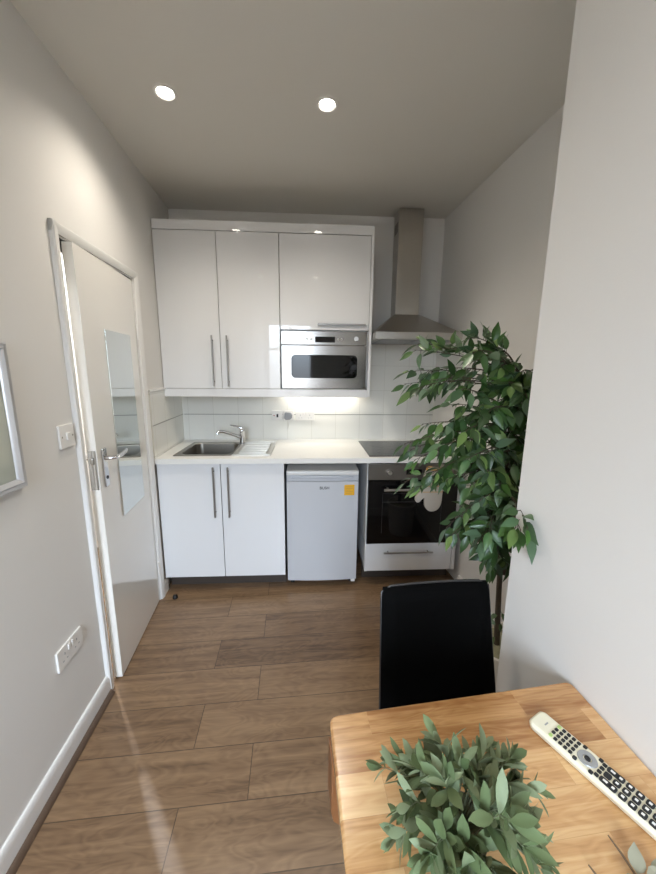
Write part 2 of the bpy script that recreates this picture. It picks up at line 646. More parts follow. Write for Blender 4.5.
def lever(side):
    # side +1: room face, -1: hall face
    h0 = 0 if side > 0 else -.036
    bm = nb()
    box(bm, DL - .072, DL - .036, min(h0, h0 + side * .008), max(h0, h0 + side * .008), .935, 1.105, .003, mtx=HNG)
    pl = obj('handle_plate', bm, M['chrome'], door)
    bm = nb()
    q = DL - .054
    pts = [(q, h0 + side * .006, 1.062), (q, h0 + side * .032, 1.062), (q - .006, h0 + side * .044, 1.062), (q - .02, h0 + side * .048, 1.061),
           (q - .06, h0 + side * .050, 1.062), (q - .10, h0 + side * .052, 1.068), (q - .115, h0 + side * .05, 1.074)]
    tube(bm, [HNG @ V(p) for p in pts], [.010, .009, .0085, .009, .0085, .008, .006], 12)
    obj('door_handle', bm, M['chrome'], door)
    bm = nb()
    lathe(bm, [(0, .004), (.007, .003), (.008, 0)], n=16, mtx=HNG @ Matrix.Translation((q, h0 + side * .008, .975)) @ Matrix.Rotation(-side * pi / 2, 4, 'X'))
    obj('keyhole', bm, M['black'], door)


lever(1)
lever(-1)
bm = nb()
box(bm, DL, DL + .003, -.034, -.004, .935, 1.105, .001, mtx=HNG)
lp = obj('lock_plate', bm, M['chrome'], door)
bm = nb()
box(bm, DL + .002, DL + .010, -.025, -.013, 1.045, 1.075, .003, mtx=HNG)
obj('latch', bm, M['steel'], door)
for z in (.22, 1.64):
    bm = nb()
    tube(bm, [LW @ V((U0 + .001, .006, z - .04)), LW @ V((U0 + .001, .006, z + .04))], .006, 10)
    obj('hinge', bm, M['satin_paint'], door)

# door mirror
t = thing('mirror', 'tall frameless mirror fixed to the white door', 'mirror', (0, 0, 0), mtx=HNG @ Matrix.Translation((.25, 0, .74)))
bm = nb()
box(bm, .112, .392, .0005, .006, .74, 1.612, .001, mtx=HNG)
obj('mirror_glass', bm, M['mirror'], t)

# ------------------------------------------------------------------ things on the left wall
def plate(name, label, cat, u0, u1, z0, z1, group=None):
    t = thing(name, label, cat, (0, 0, 0), mtx=LW @ Matrix.Translation(((u0 + u1) / 2, 0, z0)))
    bm = nb()
    box(bm, u0, u1, 0, .009, z0, z1, .003, mtx=LW)
    obj('face_plate', bm, M['white_plastic'], t)
    return t


t = plate('light_switch', 'white light switch plate beside the door frame', 'light switch', 1.362, 1.447, 1.150, 1.236)
bm = nb()
box(bm, 1.394, 1.414, .008, .015, 1.178, 1.206, .002, mtx=LW)
obj('rocker', bm, M['white_plastic'], t)
for u in (1.374, 1.435):
    bm = nb()
    lathe(bm, [(0, .001), (.003, .001), (.0035, 0)], n=10, mtx=LW @ Matrix.Translation((u, .009, 1.192)) @ Matrix.Rotation(-pi / 2, 4, 'X'))
    obj('screw', bm, M['steel_dark'], t)
t = plate('wall_socket', 'white double socket low on the left wall above the baseboard', 'socket', 1.472, 1.618, .366, .446)
for uc in (1.51, 1.58):
    bm = nb()
    for du, dz, w, hh in ((0, .012, .004, .009), (-.011, -.012, .007, .003), (.011, -.012, .007, .003)):
        box(bm, uc + du - w / 2, uc + du + w / 2, .0085, .0096, .404 + dz - hh / 2, .404 + dz + hh / 2, mtx=LW)
    obj('pin_holes', bm, M['grey_plastic'], t)
for uc in (1.535, 1.555):
    bm = nb()
    box(bm, uc - .006, uc + .006, .008, .013, .414, .436, .002, mtx=LW)
    obj('switch', bm, M['white_plastic'], t)

t = thing('framed_picture', 'pale picture in a silver frame hanging on the left wall', 'picture', (0, 0, 0), mtx=LW @ Matrix.Translation((1.81, 0, 1.077)))
u0, u1, z0, z1, w = 1.638, 1.99, 1.078, 1.514, .030
bm = nb()
prof = [(0, 0), (0, .016), (.005, .02), (.012, .018), (.018, .022), (.026, .016), (w, .010), (w, 0)]
cor = [(u0, z0, 1, 1), (u1, z0, -1, 1), (u1, z1, -1, -1), (u0, z1, 1, -1)]
rings = [[bm.verts.new(LW @ V((cu + su * d, h, cz + sz * d))) for d, h in prof] for cu, cz, su, sz in cor]
for i in range(4):
    a, b = rings[i], rings[(i + 1) % 4]
    for k in range(len(prof)):
        bm.faces.new((a[k], a[(k + 1) % len(prof)], b[(k + 1) % len(prof)], b[k]))
obj('frame', bm, M['silver'], t)
bm = nb()
box(bm, u0 + w - .004, u1 - w + .004, .001, .009, z0 + w - .004, z1 - w + .004, mtx=LW)
obj('print', bm, M['print'], t)


# ------------------------------------------------------------------ kitchen
def bar_handle(parent, x, z0, z1, y, horizontal=False, r=.0055, name='handle', material=None, stand=.028):
    """tube bar with two posts; y is the door face"""
    bm = nb()
    yy = y - stand
    if horizontal:      # x is the z height, z0..z1 are x limits
        a, b = V((z0, yy, x)), V((z1, yy, x))
        posts = [V((z0 + .03, yy, x)), V((z1 - .03, yy, x))]
    else:
        a, b = V((x, yy, z0)), V((x, yy, z1))
        posts = [V((x, yy, z0 + .03)), V((x, yy, z1 - .03))]
    tube(bm, [a, b], r, 12)
    for p in posts:
        tube(bm, [p, V((p.x, y, p.z))], r * .8, 10)
    return obj(name, bm, material or M['handle'], parent)


YB = -.609           # face of the base doors
# --- sink cabinet
t = thing('base_cabinet', 'white gloss two door cabinet under the sink', 'cabinet', (.43, -.30, 0))
bm = nb()
box(bm, .050, .068, YB + .02, -.04, .10, .868)
box(bm, .801, .819, YB + .02, -.04, .10, .868)
box(bm, .050, .819, YB + .02, -.04, .10, .118)
box(bm, .045, .819, -.058, -.04, .10, .868)
obj('carcass', bm, M['carcass'], t)
for x0, x1, hx in ((.041, .4245, .386), (.4285, .821, .475)):
    bm = nb()
    box(bm, x0, x1, YB, YB + .018, .100, .868, .0015)
    d = obj('door', bm, M['cabinet'], t)
    bar_handle(d, hx, .525, .852, YB)
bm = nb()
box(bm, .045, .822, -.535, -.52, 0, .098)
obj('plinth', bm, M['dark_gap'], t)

# --- worktop with a cut-out for the sink
SX0, SX1, SY0, SY1 = .118, .735, -.555, -.125
WT0, WT1 = .873, .905
WY = -.628
bm = nb()
lx = lambda y: -KL * y + .009
prism(bm, [(lx(-.1), 0 - .009), (lx(WY), WY), (SX0 + .01, WY), (SX0 + .01, -.009)], 'Z', WT0, WT1)
box(bm, SX1 - .01, 1.999 - .022, WY, -.009, WT0, WT1)
box(bm, SX0 + .01, SX1 - .01, WY, SY0 + .01, WT0, WT1)
box(bm, SX0 + .01, SX1 - .01, SY1 - .01, -.009, WT0, WT1)
bmesh.ops.remove_doubles(bm, verts=bm.verts[:], dist=.0005)
wt = obj('worktop', bm, M['worktop'], origin=(1.0, -.3, WT0))
tag(wt, 'long white worktop running from left wall over fridge and oven', 'worktop')

# --- sink
t = thing('kitchen_sink', 'stainless steel inset sink with drainer at left of the worktop', 'sink', ((SX0 + SX1) / 2, -.34, WT1))
bm = nb()
zt = WT1 + .004
BX0, BX1, BY0, BY1, BD = .155, .468, -.515, -.175, .15     # bowl


def loop(x0, x1, y0, y1, r, z):
    return [bm.verts.new((p[0], p[1], z)) for p in rrect(x0, x1, y0, y1, r, 5)]


def bridge(a, b):
    n = len(a)
    for k in range(n):
        bm.faces.new((a[k], a[(k + 1) % n], b[(k + 1) % n], b[k]))


# rim plate over the bowl half, with the bowl pressed in
o1 = loop(SX0, .485, SY0, SY1, .012, WT1)
o2 = loop(SX0 + .002, .485, SY0 + .002, SY1 - .002, .012, zt)
i1 = loop(BX0 - .004, BX1 + .004, BY0 - .004, BY1 + .004, .05, zt)
i2 = loop(BX0, BX1, BY0, BY1, .048, zt - .006)
i3 = loop(BX0 + .008, BX1 - .008, BY0 + .008, BY1 - .008, .045, zt - BD)
i4 = loop(BX0 + .03, BX1 - .03, BY0 + .03, BY1 - .03, .03, zt - BD - .012)
for a, b in ((o1, o2), (o2, i1), (i1, i2), (i2, i3), (i3, i4)):
    bridge(a, b)
bm.faces.new(i4)
obj('bowl', bm, M['sink_steel'], t)
bm = nb()
box(bm, .485, SX1, SY0, SY1, WT1 - .001, zt - .001, .002)
for k in range(6):
    y = SY0 + .06 + k * .06
    prism(bm, rrect(.51, SX1 - .03, y, y + .022, .01, 3), 'Z', zt - .002, zt + .004, .0015)
for (x0, x1, y0, y1) in ((.487, SX1, SY0, SY0 + .012), (.487, SX1, SY1 - .012, SY1), (SX1 - .012, SX1, SY0, SY1)):
    box(bm, x0, x1, y0, y1, zt - .003, zt + .004, .002)
obj('drainer', bm, M['steel_light'], t)
bm = nb()
lathe(bm, [(0, .002), (.03, .002), (.038, .004), (.042, 0)], c=((BX0 + BX1) / 2, (BY0 + BY1) / 2, zt - BD - .012), n=24)
obj('plug_hole', bm, M['chrome'], t)

# --- tap
t = thing('mixer_tap', 'chrome single lever mixer tap behind the sink', 'tap', (.492, -.20, zt))
tx, ty = .492, -.20
bm = nb()
lathe(bm, [(.0, 0), (.026, 0), (.026, .006), (.019, .010), (.0185, .085), (.020, .092), (.020, .104), (.016, .112), (0, .114)], c=(tx, ty, zt), n=24)
obj('tap_body', bm, M['chrome'], t)
bm = nb()
pts = [(tx - .012, ty - .004, zt + .05), (tx - .045, ty - .012, zt + .066), (tx - .09, ty - .026, zt + .085), (tx - .13, ty - .038, zt + .098), (tx - .155, ty - .046, zt + .1), (tx - .165, ty - .05, zt + .092), (tx - .166, ty - .051, zt + .080)]
tube(bm, pts, [.012, .0115, .011, .0105, .011, .012, .012], 14)
obj('spout', bm, M['chrome'], t)
bm = nb()
tube(bm, [(tx, ty, zt + .112), (tx - .012, ty - .002, zt + .122), (tx - .05, ty - .012, zt + .134), (tx - .08, ty - .02, zt + .142)], [.012, .008, .006, .005], 12)
obj('lever', bm, M['chrome'], t)

# --- fridge
t = thing('fridge', 'small white under counter fridge with yellow sticker', 'fridge', (1.067, -.33, 0))
FX0, FX1, FY, FZ0, FZ1 = .836, 1.298, -.60, .045, .818
bm = nb()
box(bm, FX0 + .002, FX1 - .002, FY + .05, -.10, FZ0, FZ1 - .03, .004)
obj('body', bm, M['fridge'], t)
bm = nb()
# top with a rounded front edge
prism(bm, [(FY + .004, FZ1 - .03), (FY + .001, FZ1 - .022), (FY + .004, FZ1 - .008), (FY + .016, FZ1), (-.10, FZ1), (-.10, FZ1 - .03)], 'X', FX0, FX1, .002)
obj('top', bm, M['white_plastic'], t)
bm = nb()
# bowed door with the grip scooped out of its top edge
n = 14
ps = []
xs = [FX0 + (FX1 - FX0) * i / n for i in range(n + 1)]
bow = lambda x: FY - .012 * (1 - ((x - (FX0 + FX1) / 2) / ((FX1 - FX0) / 2)) ** 2) + .006
prism(bm, [(x, bow(x)) for x in xs] + [(FX1, FY + .046), (FX0, FY + .046)], 'Z', FZ0 + .004, .745, .003)
dr = obj('door', bm, M['fridge'], t)
bm = nb()
prism(bm, [(x, bow(x) + .004) for x in xs] + [(FX1, FY + .046), (FX0, FY + .046)], 'Z', .747, .786, .003)
obj('door_cap', bm, M['fridge'], dr)
bm = nb()
prism(bm, [(x, bow(x) - .003) for x in xs[1:-1]] + [(x, bow(x) + .006) for x in xs[1:-1][::-1]], 'Z', .766, .776, .002)
obj('grip', bm, M['fridge_grey'], dr)
bm = text_bm('BUSH', .026, Matrix.Translation((1.078, bow(1.07) - .0003, .703)) @ Matrix.Rotation(pi / 2, 4, 'X'))
obj('lettering', bm, M['ink'], dr)
bm = nb()
box(bm, 1.206, 1.272, bow(1.24) - .0026, bow(1.272) + .001, .652, .722, .0005)
st = obj('sticker', bm, M['yellow'], dr)
bm = nb()
for k, wd in enumerate((.046, .05, .034, .05, .042)):
    box(bm, 1.213, 1.213 + wd, bow(1.24) - .0030, bow(1.24) - .0024, .708 - k * .011, .711 - k * .011)
obj('print', bm, M['mitt_trim'], st)
for x in (FX0 + .03, FX1 - .03):
    bm = nb()
    lathe(bm, [(0, 0), (.016, 0), (.016, .01), (.008, .014), (.008, .047), (0, .047)], c=(x, FY + .07, 0), n=14)
    obj('foot', bm, M['black'], t)
for x in (FX0 + .03, FX1 - .03):
    bm = nb()
    lathe(bm, [(0, 0), (.016, 0), (.016, .01), (.008, .014), (.008, .047), (0, .047)], c=(x, -.14, 0), n=14)
    obj('foot', bm, M['black'], t)
bm = nb()
box(bm, FX1 - .035, FX1 - .008, FY + .004, FY + .04, .03, FZ0 + .004, .003)
obj('hinge', bm, M['white_plastic'], t)

# --- oven housing
OX0, OX1 = 1.352, 1.952
t = thing('oven_cabinet', 'white oven housing cabinet with one drawer beside the right wall', 'cabinet', (1.65, -.3, 0))
bm = nb()
box(bm, OX0, OX0 + .016, YB + .004, -.04, .11, .868)
box(bm, OX1 - .004, OX1 + .018, YB + .004, -.04, .11, .868)
box(bm, OX0, OX1, YB + .02, -.04, .11, .126)
box(bm, OX0, OX1, YB + .02, -.04, .304, .318)
obj('carcass', bm, M['carcass'], t)
bm = nb()
box(bm, OX0 + .003, OX1 - .01, YB, YB + .018, .114, .313, .0015)
d = obj('drawer', bm, M['cabinet'], t)
bar_handle(d, .256, 1.474, 1.806, YB, horizontal=True)
bm = nb()
box(bm, OX1 - .006, OX1 + .020, YB + .002, YB + .02, .114, .868, .001)
obj('filler_strip', bm, M['cabinet'], t)
bm = nb()
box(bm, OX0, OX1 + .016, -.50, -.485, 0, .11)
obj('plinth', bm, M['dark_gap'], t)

# --- oven
t = thing('oven', 'built in oven with steel control panel and black glass door', 'oven', (1.65, -.3, .32))
bm = nb()
box(bm, OX0 + .02, OX1 - .012, YB + .03, -.07, .324, .862)
obj('oven_body', bm, M['steel_dark'], t)
bm = nb()
box(bm, OX0 + .004, OX1 - .008, YB - .016, YB + .03, .760, .864, .002)
cp = obj('control_panel', bm, M['steel_dark'], t)
for x in (1.49, 1.80):
    bm = nb()
    lathe(bm, [(0, .024), (.014, .024), (.0165, .021), (.018, .004), (.021, 0)], n=24, mtx=Matrix.Translation((x, YB - .016, .812)) @ Matrix.Rotation(pi / 2, 4, 'X'))
    obj('knob', bm, M['chrome'], cp)
bm = nb()
box(bm, 1.60, 1.70, YB - .0172, YB - .015, .795, .83, .001)
obj('clock_display', bm, M['black_glass'], cp)
bm = nb()
box(bm, OX0 + .004, OX1 - .008, YB - .022, YB + .02, .322, .756, .003)
d = obj('door', bm, M['black_glass'], t)
bm = nb()
for z, hh in ((.612, .003), (.672, .002)):
    box(bm, 1.452, 1.842, YB - .0228, YB - .0218, z, z + hh)
for x in (1.452, 1.842):
    box(bm, x - .001, x + .001, YB - .0228, YB - .0218, .40, .672)
obj('window_outline', bm, M['ring'], d)
bm = nb()
tube(bm, [(1.452, YB - .058, .706), (1.842, YB - .058, .706)], .009, 14)
for x in (1.48, 1.815):
    tube(bm, [(x, YB - .058, .706), (x, YB - .020, .706)], .007, 12)
obj('handle', bm, M['steel'], d)

# --- oven mitt hung over the handle
t = thing('oven_mitt', 'cream oven mitt with tan edging hanging on the oven handle', 'oven mitt', (1.775, YB - .06, .70))
YM = YB - .086
bm = nb()
out = [(-.050, .145), (-.066, .06), (-.068, -.005), (-.098, -.03), (-.112, -.055), (-.104, -.078), (-.086, -.080), (-.066, -.058), (-.050, -.046), (-.052, -.075),
       (-.047, -.108), (-.028, -.134), (.002, -.142), (.034, -.132), (.054, -.104), (.060, -.06), (.062, .03), (.050, .145)]


def smooth_poly(p, it=2):
    for _ in range(it):
        q = []
        for i in range(len(p)):
            a, b = p[i], p[(i + 1) % len(p)]
            q += [(a[0] * .75 + b[0] * .25, a[1] * .75 + b[1] * .25), (a[0] * .25 + b[0] * .75, a[1] * .25 + b[1] * .75)]
        p = q
    return p


MX, MZ = 1.752, .716
op = [(MX + a, MZ + b) for a, b in smooth_poly(out)]
prism(bm, op, 'Y', YM - .012, YM + .012, .008, 3)
obj('glove', bm, M['mitt'], t)
bm = nb()
box(bm, MX - .048, MX + .048, YM - .0145, YM + .0145, MZ + .128, MZ + .137, .003)
obj('cuff_binding', bm, M['mitt_trim'], t)
bm = nb()
tube(bm, [(MX - .045, YM, MZ + .136), (MX - .03, YM + .02, MZ + .146), (MX - .01, YM + .016, MZ + .146), (MX + .0, YM, MZ + .134)], .003, 8)
obj('hanging_loop', bm, M['mitt_trim'], t)
bm = nb()
box(bm, MX - .066, MX + .062, YM - .0135, YM + .0135, MZ - .012, MZ - .008, .001)
box(bm, MX - .066, MX + .062, YM - .0135, YM + .0135, MZ + .026, MZ + .030, .001)
obj('seam', bm, M['mitt_trim'], t)

# --- hob
t = thing('hob', 'black glass ceramic hob set in the worktop below the cooker hood', 'hob', (1.65, -.35, WT1))
bm = nb()
box(bm, 1.364, 1.94, -.588, -.10, WT1 - .001, WT1 + .005, .0015)
obj('glass_top', bm, M['hob_glass'], t)
for x, y, r in ((1.51, -.46, .075), (1.51, -.23, .095), (1.76, -.46, .095), (1.76, -.23, .075)):
    bm = nb()
    lathe(bm, [(r, 0), (r, .0006), (r - .0025, .0006), (r - .0025, 0)], c=(x, y, WT1 + .0048), n=48)
    obj('zone_ring', bm, M['ring'], t)

# --- wall cabinets
YU, UZ0, UZ1 = -.357, 1.3195, 2.285
t = thing('wall_cabinet', 'white gloss wall cabinet with two tall doors above the sink', 'cabinet', (.41, -.17, UZ0))
bm = nb()
x0, x1 = .024, .789
for a in ((x0, x0 + .018, YU + .02, -.005, UZ0, UZ1), (x1 - .018, x1, YU + .02, -.005, UZ0, UZ1), (x0, x1, YU + .02, -.005, UZ0, UZ0 + .018),
          (x0, x1, YU + .02, -.005, UZ1 - .018, UZ1), (x0, x1, -.02, -.005, UZ0, UZ1)):
    box(bm, *a)
obj('carcass', bm, M['carcass'], t)
for a, b, hx in ((.021, .4002, .353), (.4032, .7885, .448)):
    bm = nb()
    box(bm, a, b, YU, YU + .018, UZ0 + .002, UZ1 - .002, .0015)
    d = obj('door', bm, M['cabinet'], t)
    bar_handle(d, hx, 1.335, 1.66, YU)
t = thing('wall_cabinet', 'white gloss wall cabinet with lift up door above the microwave', 'cabinet', (1.09, -.17, UZ0))
bm = nb()
x0, x1 = .792, 1.375
for a in ((x0, x0 + .016, YU + .02, -.005, UZ0, UZ1), (x1 - .016, x1, YU + .02, -.005, UZ0, UZ1), (x0, x1, YU + .02, -.005, UZ0, UZ0 + .016),
          (x0, x1, YU + .02, -.005, UZ1 - .018, UZ1), (x0, x1, YU + .02, -.005, 1.70, 1.716), (x0, x1, -.02, -.005, UZ0, UZ1)):
    box(bm, *a)
obj('carcass', bm, M['carcass'], t)
bm = nb()
box(bm, .7925, 1.374, YU, YU + .018, 1.706, UZ1 - .002, .0015)
d = obj('door', bm, M['cabinet'], t)
bm = nb()
box(bm, 1.036, 1.352, YU - .016, YU, 1.738, 1.748, .001)
obj('handle', bm, M['handle'], d)
bm = nb()
box(bm, 1.376, 1.394, YU - .004, -.005, UZ0 - .05, UZ1 + .002, .001)
obj('end_panel', bm, M['cabinet'], t)
bm = nb()
prism(bm, [(YU - .004, UZ1 + .001), (YU - .004, 2.340), (-.009, 2.340), (-.009, UZ1 + .001)], 'X', .022, 1.394, .001)
tag(obj('cabinet_cornice', bm, M['cabinet'], origin=(.7, -.2, UZ1)), 'white cornice board running along the top of the wall cabinets', 'cornice')
bm = nb()
box(bm, .022, 1.375, YU - .004, YU + .016, 1.266, UZ0 - .001, .001)
box(bm, .022, .036, YU + .016, -.01, 1.266, UZ0 - .001, .001)
tag(obj('cabinet_pelmet', bm, M['cabinet'], origin=(.7, YU, 1.266)), 'white pelmet strip under the wall cabinet doors', 'pelmet')
t = thing('strip_light', 'slim lit strip light under the wall cabinet above the sockets', 'light', (1.08, -.07, 1.31))
bm = nb()
box(bm, .80, 1.36, -.095, -.05, 1.303, 1.319, .003)
obj('housing', bm, M['white_plastic'], t)
bm = nb()
box(bm, .81, 1.35, -.09, -.055, 1.2985, 1.3035, .001)
obj('diffuser', bm, M['strip_glow'], t)

# --- microwave
t = thing('microwave', 'built in stainless steel microwave with black window below the lift up door', 'microwave', (1.08, -.2, 1.336))
x0, x1 = .797, 1.362
bm = nb()
box(bm, .812, 1.355, YU + .02, -.03, 1.338, 1.696)
obj('microwave_body', bm, M['steel_dark'], t)
bm = nb()
box(bm, x0, x1, YU - .006, YU + .02, 1.611, 1.698, .002)
cp = obj('control_panel', bm, M['oven_steel'], t)
bm = nb()
box(bm, 1.020, 1.152, YU - .0072, YU - .005, 1.627, 1.664, .001)
obj('display', bm, M['black_glass'], cp)
bm = nb()
lathe(bm, [(0, .013), (.014, .013), (.016, .011), (.017, 0)], n=24, mtx=Matrix.Translation((1.291, YU - .006, 1.652)) @ Matrix.Rotation(pi / 2, 4, 'X'))
obj('dial', bm, M['chrome'], cp)
for x in (.968, .995, 1.172, 1.196):
    bm = nb()
    lathe(bm, [(0, .004), (.0055, .004), (.0065, 0)], n=14, mtx=Matrix.Translation((x, YU - .006, 1.648)) @ Matrix.Rotation(pi / 2, 4, 'X'))
    obj('button', bm, M['white_plastic'], cp)
bm = nb()
box(bm, x0, x1, YU - .010, YU + .02, 1.323, 1.606, .003)
d = obj('door', bm, M['oven_steel'], t)
bm = nb()
prism(bm, rrect(.862, 1.302, 1.394, 1.546, .028, 6), 'Y', YU - .0116, YU - .009, .0006)
obj('window', bm, M['black_glass'], d)

# --- cooker hood
t = thing('cooker_hood', 'stainless steel chimney cooker hood above the hob', 'cooker hood', (1.67, -.2, 1.64))
HX0, HX1, HYF, HZ0, HZ1, HZ2 = 1.400, 1.957, -.485, 1.645, 1.688, 1.845
CX0, CX1, CYF = 1.598, 1.768, -.15
bm = nb()


def ring(x0, x1, y0, y1, z):
    return [bm.verts.new(p) for p in ((x0, y0, z), (x1, y0, z), (x1, y1, z), (x0, y1, z))]


r0 = ring(HX0 + .02, HX1 - .02, HYF + .02, -.012, HZ0 + .004)
r1 = ring(HX0, HX1, HYF, -.009, HZ0)
r2 = ring(HX0, HX1, HYF, -.009, HZ1)
r3 = ring(CX0 - .006, CX1 + .006, CYF - .006, -.009, HZ2)
for a, b in ((r0, r1), (r1, r2), (r2, r3)):
    bridge(a, b)
bm.faces.new(r0)
bm.faces.new(r3)
obj('canopy', bm, M['steel'], t, smooth=20)
bm = nb()
box(bm, CX0, CX1, CYF, -.001, HZ2 - .004, H - .002, .0015)
ch = obj('chimney', bm, M['steel'], t)
bm = nb()
for k in range(5):
    box(bm, CX0 - .001, CX0 + .001, CYF + .03, -.03, 2.40 + k * .014, 2.407 + k * .014)
obj('vent_slots', bm, M['black'], ch)
bm = nb()
for k in range(2):
    box(bm, HX0 + .05 + k * .24, HX0 + .28 + k * .24, -.40, -.06, HZ0 + .0005, HZ0 + .004, .001)
obj('grease_filter', bm, M['grey_plastic'], t)

# --- sockets on the back wall
t = thing('fused_spur', 'white fused switch with red mark on the tiles', 'switch', (.73, -.008, 1.06))
bm = nb()
box(bm, .690, .774, -.018, -.001, 1.058, 1.134, .003)
obj('face_plate', bm, M['white_plastic'], t)
bm = nb()
box(bm, .727, .741, -.022, -.017, 1.083, 1.109, .002)
obj('rocker', bm, M['black'], t)
bm = nb()
box(bm, .704, .712, -.0195, -.0175, 1.092, 1.1, .001)
obj('neon', bm, M['red'], t)
t = thing('single_socket', 'white single socket behind the grey plug', 'socket', (.82, -.008, 1.06))
bm = nb()
box(bm, .777, .862, -.018, -.008, 1.056, 1.136, .003)
obj('face_plate', bm, M['white_plastic'], t)
t = thing('plug', 'grey plug pushed into the socket above the drainer', 'plug', (.815, -.02, 1.07))
bm = nb()
prism(bm, [(.788, 1.078), (.792, 1.118), (.80, 1.126), (.838, 1.122), (.852, 1.105), (.848, 1.082), (.832, 1.068), (.80, 1.066)], 'Y', -.056, -.0175, .004, 2)
obj('plug_body', bm, M['grey_plastic'], t)
bm = nb()
tube(bm, [(.82, -.04, 1.07), (.82, -.044, 1.045), (.816, -.03, 1.02), (.812, -.02, .985)], .0035, 8)
obj('cord', bm, M['white_plastic'], t)
t = thing('double_socket', 'white double socket on the tiles right of the grey plug', 'socket', (.95, -.008, 1.06))
bm = nb()
box(bm, .876, 1.022, -.017, -.008, 1.056, 1.134, .003)
obj('face_plate', bm, M['white_plastic'], t)
for xc in (.912, .986):
    bm = nb()
    for du, dz, w, hh in ((0, .010, .004, .008), (-.011, -.012, .007, .003), (.011, -.012, .007, .003)):
        box(bm, xc + du - w / 2, xc + du + w / 2, -.0176, -.0166, 1.09 + dz - hh / 2, 1.09 + dz + hh / 2)
    obj('pin_holes', bm, M['grey_plastic'], t)
for xc in (.938, .96):
    bm = nb()
    box(bm, xc - .006, xc + .006, -.021, -.0165, 1.104, 1.126, .002)
    obj('switch', bm, M['white_plastic'], t)

# --- door stop on the floor
t = thing('door_stop', 'black round door stop on the floor by the cabinet plinth', 'door stop', (.121, -.682, 0))
bm = nb()
lathe(bm, [(0, 0), (.016, 0), (.017, .004), (.014, .018), (.010, .022), (0, .022)], c=(.121, -.682, 0), n=20)
obj('rubber_pad', bm, M['black'], t)
bm = nb()
lathe(bm, [(0, .0235), (.004, .023), (.0045, .0215)], c=(.121, -.682, 0), n=12)
obj('screw', bm, M['steel_dark'], t)

# ------------------------------------------------------------------ downlights
SPOTS = [(.398, -1.059, 'left downlight of the two in the ceiling in view'),
         (1.054, -1.042, 'right downlight of the two in the ceiling in view'),
         (.42, -2.42, 'ceiling downlight over the floor between the mirror and the table'),
         (1.06, -2.42, 'ceiling downlight straight above the dining table'),
         (.44, -3.8, 'ceiling downlight by the left wall near the window'),
         (1.06, -3.8, 'ceiling downlight by the right wall near the window')]
for x, y, lab in SPOTS:
    t = thing('ceiling_downlight', lab, 'ceiling light', (x, y, H), group='recessed ceiling downlights')
    bm = nb()
    lathe(bm, [(.031, .006), (.031, -.002), (.037, -.006), (.044, -.004), (.046, 0)], c=(x, y, H), n=32)
    obj('trim_ring', bm, M['white_plastic'], t)
    bm = nb()
    lathe(bm, [(0, -.0025), (.025, -.002), (.0312, -.0008)], c=(x, y, H), n=28)
    obj('lamp', bm, M['lamp_glow'], t)


# ------------------------------------------------------------------ dining table
TR = radians(3.9)
TC = V((1.3, -2.12, 0))
# table frame: X along the far edge, Y towards the kitchen; origin at the far-left corner
TF = Matrix.Translation((1.0165, -2.1335, 0)) @ Matrix.Rotation(TR, 4, 'Z')
TW, TL, TZ = .566, .80, .742
t = thing('dining_table', 'light wooden dining table against the right wall', 'table', (0, 0, 0), mtx=TF)
bm = nb()
inv = TF.inverted()
corners = [inv @ V(p) for p in ((1.578, -2.0775, 0), (1.0165, -2.1335, 0), (1.050, -2.93, 0), (1.622, -2.88, 0))]
poly = []
for k in range(4):
    c, a, b = corners[k], corners[k - 1], corners[(k + 1) % 4]
    da, db = (a - c).normalized() * .018, (b - c).normalized() * .018
    for q in range(6):
        f = q / 5
        p = (c + da) * (1 - f) ** 2 + c * 2 * f * (1 - f) + (c + db) * f * f
        poly.append((p.x, p.y))
prism(bm, poly, 'Z', TZ - .026, TZ, .006, 3)
obj('tabletop', bm, M['table'], t, local=True)
bm = nb()
for a in ((.05, TW - .05, -.064, -.044), (.05, TW - .05, -TL + .044, -TL + .064), (.044, .064, -TL + .05, -.05), (TW - .064, TW - .044, -TL + .05, -.05)):
    box(bm, *a, TZ - .09, TZ - .027)
obj('apron', bm, M['table_side'], t, local=True)
for lx_, ly_, s in ((-.008, -.008, 1), (TW - .04, -.008, -1), (.03, -TL + .04, 1), (TW - .04, -TL + .04, -1)):
    bm = nb()
    if lx_ < 0:
        # the far-left leg: a shaped board just outside the corner that curves in under the top
        cx = .018
        pts = [(cx - .022, TZ - .027), (cx - .022, TZ - .15), (cx - .017, TZ - .172), (cx - .0, TZ - .187), (cx + .03, TZ - .215), (cx + .04, .02), (cx + .045, 0), (cx + .085, 0), (cx + .09, .02),
               (cx + .07, TZ - .3), (cx + .05, TZ - .2), (cx + .04, TZ - .027)]
        prism(bm, pts, 'Y', -.07, -.02, .003)
    else:
        cx = lx_ - .02 if s < 0 else lx_
        pts = [(cx, TZ - .027), (cx + .045, TZ - .027), (cx + .038, 0), (cx + .006, 0)]
        prism(bm, pts, 'Y', ly_ - .05 if ly_ > -.3 else ly_, ly_ if ly_ > -.3 else ly_ + .045, .003)
    obj('leg', bm, M['table_dark'], t, local=True)

# ------------------------------------------------------------------ chair, tucked under the far end
CH = Matrix.Translation((1.36, -1.99, 0)) @ Matrix.Rotation(radians(3.5), 4, 'Z')
t = thing('dining_chair', 'black faux leather dining chair tucked under the table end', 'chair', (0, 0, 0), mtx=CH)
# local: +Y is the chair's back
bm = nb()
NXs, NZs = 14, 16
zb0, zb1 = .44, .826


def back_pt(a, b, side):
    # a -1..1 across, b 0..1 up
    wd = .178 - .014 * b
    z = zb0 + (zb1 - zb0) * b
    y = .090 + .085 * b - .006 * a * a + side
    return V((a * wd, y, z - .002 * a * a * b))


